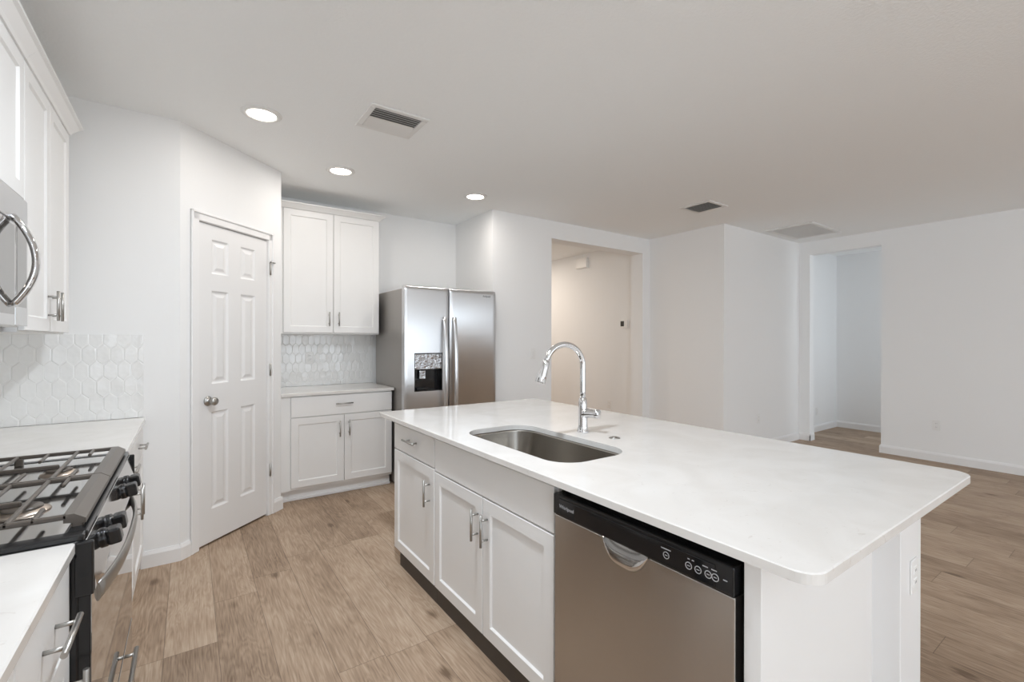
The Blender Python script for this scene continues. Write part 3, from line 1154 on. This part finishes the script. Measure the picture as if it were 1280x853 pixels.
HOLE = (1.722, 1.957, 0.905, 1.262)
dl, ho = fridge_door('door', 1.603, 2.052, 0.11, 1.885, HOLE)
dl['label'] = 'left freezer door with dispenser'
drr, _ = fridge_door('door', 2.062, 2.594, 0.11, 1.885)
drr['label'] = 'right refrigerator door'
MB().bx(2.046, 2.068, 4.03, 4.06, 0.11, 1.88).build('door_gasket', M['black'], rf)
# dispenser
a, b, c, d = ho
dp = MB()
# cavity
dp.box(FR, a, b, c, d, -0.05, -0.045)
dp.box(FR, a, a + 0.006, c, d, -0.05, 0.004).box(FR, b - 0.006, b, c, d, -0.05, 0.004)
dp.box(FR, a, b, c, c + 0.010, -0.05, 0.006).box(FR, a, b, d - 0.006, d, -0.05, 0.006)
dis = dp.build('dispenser', M['black_gloss'], dl)
dis['label'] = 'black ice and water dispenser recess'
MB().box(FR, a + 0.006, b - 0.006, c + 0.205, d - 0.008, -0.02, 0.007, 0.004, 2).build('control_panel', M['panel_film'], dl)
MB().box(FR, a + 0.058, a + 0.118, c + 0.115, c + 0.195, -0.03, -0.012, 0.005, 2).build('paddle', M['panel_film'], dl)
MB().box(FR, a + 0.03, a + 0.14, c + 0.012, c + 0.034, -0.045, -0.006, 0.004, 2).build('drip_tray', M['black'], dl)
text_mesh('lettering', 'Whirlpool', 0.026, FR, 2.470, 1.826, 0.0046, M['screen'], drr)
for u, par in ((1.999, dl), (2.105, drr)):
    hb = MB()
    zt, zb = 1.60, 0.55
    pts = []
    for k in range(25):
        s = -1 + 2 * k / 24
        w = 0.022 + 0.045 * (1 - abs(s) ** 2.4)
        pts.append(FR.p(u, (zt + zb) / 2 + s * (zt - zb) / 2, w))
    hb.tube(pts, 0.01, 16, flat=(0.011, 0.020, (0, -1, 0)))
    for z in (zt - 0.012, zb + 0.012):
        hb.box(FR, u - 0.014, u + 0.014, z - 0.014, z + 0.014, -0.004, 0.024, 0.003)
    hb.build('handle', M['steel'], par)

# ------------------------------------------------------------------ range run
FRn = FXp(-0.224)
R0, R1 = 1.462, 2.432
nb = thing('base_cabinet', 'white base cabinet with drawers over doors on the near side of the range', 'cabinet', (-0.53, 1.25, 0))
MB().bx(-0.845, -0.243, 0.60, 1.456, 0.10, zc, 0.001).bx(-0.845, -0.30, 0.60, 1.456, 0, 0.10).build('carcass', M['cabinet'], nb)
dr = slab('drawer_front', FRn, 1.046, 1.452, 0.706, 0.874, nb)
pull('pull', FRn, 1.262, 0.793, 0.16, dr, False)
d1 = shaker('door', FRn, 1.046, 1.452, 0.11, 0.698, nb)
pull('pull', FRn, 1.412, 0.565, 0.14, d1)
dr = slab('drawer_front', FRn, 0.606, 1.040, 0.706, 0.874, nb)
pull('pull', FRn, 0.82, 0.793, 0.16, dr, False)
d1 = shaker('door', FRn, 0.606, 1.040, 0.11, 0.698, nb)
pull('pull', FRn, 0.65, 0.565, 0.14, d1)
counter('countertop', -0.841, -0.214, 0.60, 1.452, 0.890, 0.914, (0, 0, 0.006, 0),
        'white quartz countertop at the bottom left, nearest the camera beside the range')

fb = thing('base_cabinet', 'white base cabinet with drawers and doors between the range and the pantry wall', 'cabinet', (-0.53, 3.0, 0))
MB().bx(-0.845, -0.243, 2.442, 3.556, 0.10, zc, 0.001).bx(-0.845, -0.30, 2.442, 3.556, 0, 0.10).build('carcass', M['cabinet'], fb)
for a, b, pu in ((2.446, 2.990, 2.952), (2.996, 3.540, 3.04)):
    dr = slab('drawer_front', FRn, a, b, 0.706, 0.874, fb)
    pull('pull', FRn, (a + b) / 2, 0.790, 0.16, dr, False)
    d1 = shaker('door', FRn, a, b, 0.11, 0.698, fb)
    pull('pull', FRn, pu, 0.562, 0.16, d1)
counter('countertop', -0.841, -0.214, 2.4425, 3.552, 0.890, 0.914, (0, 0, 0, 0),
        'white quartz countertop between the range and the pantry wall')

rg = thing('gas_range', 'freestanding stainless gas range with black cast iron grates at the left edge', 'range', (-0.5, 1.95, 0))
MB().bx(-0.838, -0.212, R0, R1, 0.02, 0.895, 0.003).build('body', M['black'], rg)
MB().bx(-0.838, -0.205, R0 - 0.004, R1 + 0.004, 0.894, 0.926, 0.006, 2).build('cooktop', M['polished'], rg)
# black rim bars of the cooktop
ct = MB()
ct.bx(-0.838, -0.200, R0 - 0.006, R0 + 0.030, 0.912, 0.928, 0.004, 2)
ct.bx(-0.838, -0.200, R1 - 0.030, R1 + 0.006, 0.912, 0.928, 0.004, 2)
ct.bx(-0.238, -0.196, R0 + 0.02, R1 - 0.02, 0.912, 0.928, 0.004, 2)
ct.build('cooktop_rim', M['black'], rg)
# sloped control fascia
fs = MB()
fs.prism([(-0.205, R0, 0.915), (-0.196, R0, 0.912), (-0.178, R0, 0.80), (-0.182, R0, 0.788), (-0.212, R0, 0.788), (-0.212, R0, 0.915)], (0, R1 - R0, 0))
fs.build('control_fascia', M['polished'], rg)
for s, yy in ((-1, R0), (1, R1)):
    MB().bx(-0.216, -0.182, yy - (0.012 if s < 0 else -0.002), yy + (-0.002 if s < 0 else 0.012) + 0.002, 0.784, 0.912, 0.004, 2).build('end_cap', M['black'], rg)
kd = V((1, 0, 0.16)).normalized()
for yk in (1.640, 1.755, 2.10, 2.22):
    kbm = MB()
    base = V((-0.190, yk, 0.852))
    kbm.lathe(base, kd, [(0.0, 0.0), (0.026, 0.0), (0.026, 0.010), (0.023, 0.013), (0.019, 0.015), (0.018, 0.030), (0.0, 0.030)], 22)
    kf = Frame(base, (0, 1, 0), kd, V((-0.16, 0, 1)).normalized())
    kbm.box(kf, -0.023, 0.023, -0.021, 0.021, 0.012, 0.042, 0.006, 2)
    ko = kbm.build('knob', M['black'], rg)
    MB().lathe(base - kd * 0.001, kd, [(0.026, 0.0), (0.029, 0.0), (0.029, 0.004), (0.026, 0.004)], 22).build('knob_ring', M['chrome'], ko)
FO = FXp(-0.190)
dr_ = MB().box(FO, R0 + 0.008, R1 - 0.006, 0.262, 0.778, -0.024, 0.0, 0.002).build('oven_door', M['black'], rg)
MB().box(FO, R0 + 0.010, R1 - 0.008, 0.265, 0.776, -0.002, 0.0015, 0.001).build('oven_window', M['oven_glass'], dr_)
pts = []
for k in range(25):
    s = -1 + 2 * k / 24
    pts.append((-0.189 + 0.034 * (1 - abs(s) ** 2.6), (R0 + R1) / 2 + 0.03 + s * 0.415, 0.742))
MB().tube(pts, 0.01, 14, flat=(0.024, 0.007, (0, 0, 1))).build('oven_handle', M['nickel'], dr_)
wdr = MB().box(FO, R0 + 0.008, R1 - 0.006, 0.055, 0.252, -0.024, 0.0, 0.002).build('warming_drawer', M['black'], rg)
MB().box(FO, R0 + 0.010, R1 - 0.008, 0.058, 0.250, -0.002, 0.0015, 0.001).build('drawer_front', M['polished'], wdr)
hb = MB()
hb.tube([FO.p(R0 + 0.2, 0.222, 0.03), FO.p(R1 - 0.2, 0.222, 0.03)], 0.008, 12)
for u in (R0 + 0.24, R1 - 0.24):
    hb.tube([FO.p(u, 0.222, -0.001), FO.p(u, 0.222, 0.03)], 0.006, 10)
hb.build('drawer_handle', M['nickel'], wdr)
# grates
gz = 0.960
ymid = (R0 + R1) / 2
for g0, g1 in ((R0 + 0.065, ymid - 0.002), (ymid + 0.002, R1 - 0.04)):
    g = MB()
    X0, X1 = -0.80, -0.208
    w = 0.012

    def bar(xa, xb2, y_a, y_b, z0=gz - 0.011, z1=gz):
        g.bx(xa, xb2, y_a, y_b, z0, z1, 0.003, 1)

    # wide front rail with chamfer
    g.prism([(-0.247, g0, gz), (-0.228, g0, gz), (-0.206, g0, gz - 0.014), (-0.206, g0, gz - 0.026), (-0.247, g0, gz - 0.02)], (0, g1 - g0, 0))
    bar(X0, X0 + 0.03, g0, g1)
    bar(X0, -0.24, g0, g0 + w, gz - 0.013)
    bar(X0, -0.24, g1 - w, g1, gz - 0.013)
    for xc in (-0.345, -0.505, -0.66):
        bar(xc - 0.0055, xc + 0.0055, g0, g1)
    L_ = g1 - g0
    for xc, n0, n1 in ((-0.30, 0.24, 0.22), (-0.425, 0.30, 0.30), (-0.585, 0.30, 0.30), (-0.735, 0.24, 0.24)):
        bar(xc - 0.005, xc + 0.005, g0, g0 + L_ * n0)
        bar(xc - 0.005, xc + 0.005, g1 - L_ * n1, g1)
    ym = (g0 + g1) / 2
    bar(-0.60, -0.36, ym - 0.006, ym + 0.006, gz - 0.018, gz - 0.003)
    # feet
    for fx_ in (-0.79, -0.50, -0.222):
        for fy_ in (g0 + 0.012, g1 - 0.012):
            g.bx(fx_ - 0.011, fx_ + 0.011, fy_ - 0.010, fy_ + 0.010, 0.924, gz - 0.009, 0.003)
    go = g.build('grate', M['iron'], rg)
for bxx, byy, r in ((-0.36, 1.74, 0.045), (-0.66, 1.74, 0.036), (-0.36, 2.17, 0.038), (-0.66, 2.17, 0.045)):
    bb = MB().lathe((bxx, byy, 0.925), (0, 0, 1), [(0.0, 0), (r + 0.012, 0.0), (r + 0.010, 0.005), (r, 0.008), (r - 0.004, 0.011), (0.0, 0.011)], 26).build('burner', M['brass'], rg)
    MB().lathe((bxx, byy, 0.9345), (0, 0, 1), [(0.0, 0.0), (r - 0.004, 0.0), (r - 0.004, 0.005), (r - 0.008, 0.008), (0.0, 0.009)], 26).build('burner_cap', M['iron'], bb)

# ------------------------------------------------------------------ left wall cabinets and microwave
FL = FXp(-0.52)
ucb = thing('wall_cabinet', 'white two-door wall cabinet right of the microwave on the left wall', 'cabinet', (-0.69, 2.95, 1.41))
MB().bx(-0.846, -0.541, 2.545, 3.355, 1.41, 2.478, 0.001).build('carcass', M['cabinet'], ucb)
for a, b, pu in ((2.548, 2.947, 2.908), (2.953, 3.352, 2.992)):
    d1 = shaker('door', FL, a, b, 1.418, 2.465, ucb)
    pull('pull', FL, pu, 1.535, 0.135, d1)
cr = MB()
crown(cr, FL, 2.5435, 3.355, 2.467, 2.53, 0.05, False, True, 0.32)
cr.build('crown_moulding', M['cabinet'], ucb)
umw = thing('wall_cabinet', 'white short wall cabinet directly above the microwave', 'cabinet', (-0.69, 2.0, 1.92))
MB().bx(-0.846, -0.541, 1.46, 2.542, 1.915, 2.478, 0.001).build('carcass', M['cabinet'], umw)
for a, b, pu in ((1.463, 2.0, 1.96), (2.006, 2.539, 2.045)):
    d1 = shaker('door', FL, a, b, 1.922, 2.465, umw)
    pull('pull', FL, pu, 2.02, 0.135, d1)
cr = MB()
crown(cr, FL, 1.46, 2.5425, 2.467, 2.53, 0.05, True, False, 0.32)
cr.build('crown_moulding', M['cabinet'], umw)

mw = thing('microwave', 'stainless over-the-range microwave hung under the wall cabinet', 'microwave', (-0.68, 2.0, 1.43))
FM = FXp(-0.50)
M0, M1 = 1.52, 2.488
MB().bx(-0.846, -0.525, M0, M1, 1.428, 1.908, 0.003).build('case', M['steel_warm'], mw)
MB().box(FM, M0, M1, 1.797, 1.902, -0.024, 0, 0.003, 2).build('vent_band', M['steel'], mw)
mdo = MB().box(FM, M0, 2.336, 1.432, 1.793, -0.024, 0.0, 0.003, 2).build('door', M['polished'], mw)
MB().box(FM, M0 + 0.06, 2.320, 1.47, 1.782, -0.002, 0.0015, 0.001).build('door_window', M['door_glass'], mdo)
mcp = MB().box(FM, 2.340, M1, 1.432, 1.793, -0.024, 0.0, 0.003, 2).build('control_panel', M['polished'], mw)
MB().box(FM, 2.352, M1 - 0.02, 1.50, 1.785, -0.001, 0.0012, 0.0005).build('keypad', M['door_glass'], mcp)
pts = []
for k in range(25):
    s = -1 + 2 * k / 24
    pts.append(FM.p(2.29, 1.655 + s * 0.155, 0.003 + 0.058 * (1 - s * s)))
MB().tube(pts, 0.01, 16, flat=(0.011, 0.02, (1, 0, 0))).build('handle', M['chrome'], mdo)

# ------------------------------------------------------------------ ceiling fixtures
G_L = 'recessed ceiling lights over the kitchen'
LT = [(0.361, 3.164, 'round recessed ceiling light nearest the camera, at upper left before the pantry'),
      (1.005, 3.853, 'round recessed ceiling light in front of the back wall cabinet'),
      (2.231, 3.799, 'round recessed ceiling light in front of the refrigerator')]
lamp = None
for x, y, lab in LT:
    if lamp is None:
        lamp = thing('ceiling_light', lab, 'ceiling light', (x, y, H), G_L)
        MB().lathe((x, y, H), (0, 0, -1), [(0.0775, 0.004), (0.082, 0.012), (0.100, 0.010), (0.112, 0.002), (0.112, 0.0)], 36).build('trim_ring', M['vent_white'], lamp)
        MB().lathe((x, y, H), (0, 0, -1), [(0.0, 0.009), (0.06, 0.0085), (0.077, 0.006), (0.077, 0.001)], 36).build('diffuser', M['led'], lamp)
    else:
        c = copy_tree(lamp)
        c.location = (x, y, H)
        c['label'] = lab

def slat_vent(label, x0, x1, y0, y1, dark_from, n=9, along='x'):
    t = thing('ceiling_vent', label, 'vent', ((x0 + x1) / 2, (y0 + y1) / 2, H), 'air registers in the ceiling')
    b = 0.036
    m = MB()
    for q in ((x0, x1, y0, y0 + b), (x0, x1, y1 - b, y1), (x0, x0 + b, y0 + b, y1 - b), (x1 - b, x1, y0 + b, y1 - b)):
        m.bx(*q, H - 0.010, H - 0.0005, 0.003)
    m.build('frame', M['vent_white'], t)
    MB().bx(x0 + b * 0.5, x1 - b * 0.5, y0 + b * 0.5, y1 - b * 0.5, H - 0.003, H - 0.0008).build('backing', M['vent_void'], t)
    s = MB()
    if along == 'x':
        lo, hi = y0 + b, y1 - b
    else:
        lo, hi = x0 + b, x1 - b
    for k in range(n):
        c = lo + (hi - lo) * (k + 0.5) / n
        sgn = 1 if k < n * dark_from else -1
        hw = (hi - lo) / n * 0.52
        A = (c - hw, H - (0.016 if sgn > 0 else 0.004))
        B = (c + hw, H - (0.004 if sgn > 0 else 0.016))
        if along == 'x':
            quad = [(x0 + b, A[0], A[1]), (x0 + b, B[0], B[1]), (x0 + b, B[0], B[1] + 0.0015), (x0 + b, A[0], A[1] + 0.0015)]
            s.prism(quad, (x1 - x0 - 2 * b, 0, 0))
        else:
            quad = [(A[0], y0 + b, A[1]), (B[0], y0 + b, B[1]), (B[0], y0 + b, B[1] + 0.0015), (A[0], y0 + b, A[1] + 0.0015)]
            s.prism(quad, (0, y1 - y0 - 2 * b, 0))
    s.build('louvres', M['vent_white'], t)
    return t


slat_vent('white louvred ceiling vent above the kitchen aisle, left of centre', 0.862, 1.222, 2.640, 2.970, 0.5, 10, 'x')
slat_vent('louvred ceiling vent over the living area between the kitchen and the return grille', 4.146, 4.474, 2.580, 2.918, 1.0, 9, 'y')
rt = thing('return_air_grille', 'large square grey return grille in the ceiling near the right doorway', 'vent', (6.25, 2.63, H))
m = MB()
x0, x1, y0, y1, b = 5.848, 6.66, 2.365, 2.897, 0.045
for q in ((x0, x1, y0, y0 + b), (x0, x1, y1 - b, y1), (x0, x0 + b, y0 + b, y1 - b), (x1 - b, x1, y0 + b, y1 - b)):
    m.bx(*q, H - 0.014, H - 0.0005, 0.004)
m.build('frame', M['vent_white'], rt)
MB().bx(x0 + 0.03, x1 - 0.03, y0 + 0.03, y1 - 0.03, H - 0.004, H - 0.0008).build('filter', M['filter'], rt)
s = MB()
for k in range(36):
    yy = y0 + b + (y1 - y0 - 2 * b) * (k + 0.5) / 36
    s.bx(x0 + b, x1 - b, yy - 0.0022, yy + 0.0022, H - 0.011, H - 0.004)
s.build('louvres', M['vent_white'], rt)

# ------------------------------------------------------------------ outlets, switches, wall devices


def plate(name, label, cat, fr, u, v, kind, group=None):
    t = thing(name, label, cat, fr.p(u, v, 0), group)
    MB().box(fr, u - 0.036, u + 0.036, v - 0.059, v + 0.059, 0.0002, 0.006, 0.003, 2).build('cover_plate', M['plastic'], t)
    if kind == 'switch':
        MB().box(fr, u - 0.017, u + 0.017, v - 0.034, v + 0.034, 0.004, 0.009, 0.002).build('rocker', M['plastic'], t)
    else:
        for s in (-1, 1):
            r = MB().box(fr, u - 0.017, u + 0.017, v + s * 0.021 - 0.0145, v + s * 0.021 + 0.0145, 0.004, 0.008, 0.002).build('receptacle', M['plastic'], t)
            sl = MB()
            for du in (-0.006, 0.006):
                sl.box(fr, u + du - 0.001, u + du + 0.001, v + s * 0.021 - 0.003, v + s * 0.021 + 0.005, 0.0075, 0.0083)
            sl.build('slots', M['dark'], r)
    return t


GO = 'white wall outlets'
plate('wall_outlet', 'white outlet low on the long right wall', 'outlet', FXn(XR_), -1.55, 0.415, 'outlet', GO)
plate('wall_outlet', 'faint white outlet low on the projecting wall left of the right doorway', 'outlet', FY(YBLK), 5.91, 0.395, 'outlet', GO)
plate('wall_outlet', 'white outlet low inside the right doorway on the left wall', 'outlet', FY(AY), 7.85, 0.31, 'outlet', GO)
plate('wall_outlet', 'white outlet low on the hall wall behind the faucet', 'outlet', FXn(XLIV), -4.79, 0.437, 'outlet', GO)
plate('wall_outlet', 'white outlet on the picket tile above the short counter', 'outlet', FY(YB - 0.008), 0.975, 1.205, 'outlet', GO)
plate('light_switch', 'white rocker switch on the wall between refrigerator and hall opening', 'switch', FY(YW), 3.135, 1.235, 'switch')
io = plate('island_outlet', 'white outlet on the post at the near end of the island', 'outlet', FY(0.520), 2.085, 0.560, 'outlet', GO)

th = thing('thermostat', 'small white thermostat with dark screen on the hall wall', 'thermostat', (XLIV, 4.50, 1.62))
FH = FXn(XLIV)
MB().box(FH, -4.565, -4.435, 1.565, 1.680, 0.0, 0.022, 0.005, 2).build('housing', M['plastic'], th)
MB().box(FH, -4.560, -4.495, 1.585, 1.660, 0.020, 0.0235, 0.001).build('screen', M['screen'], th)
ch = thing('door_chime', 'white box door chime high on the hall wall', 'door chime', (XLIV, 5.35, 2.6))
MB().box(FH, -5.47, -5.23, 2.525, 2.680, 0.0, 0.055, 0.008, 2).build('cover', M['plastic'], ch)
MB().box(FH, -5.475, -5.225, 2.520, 2.535, 0.0, 0.045, 0.004).build('mounting_base', M['plastic'], ch)
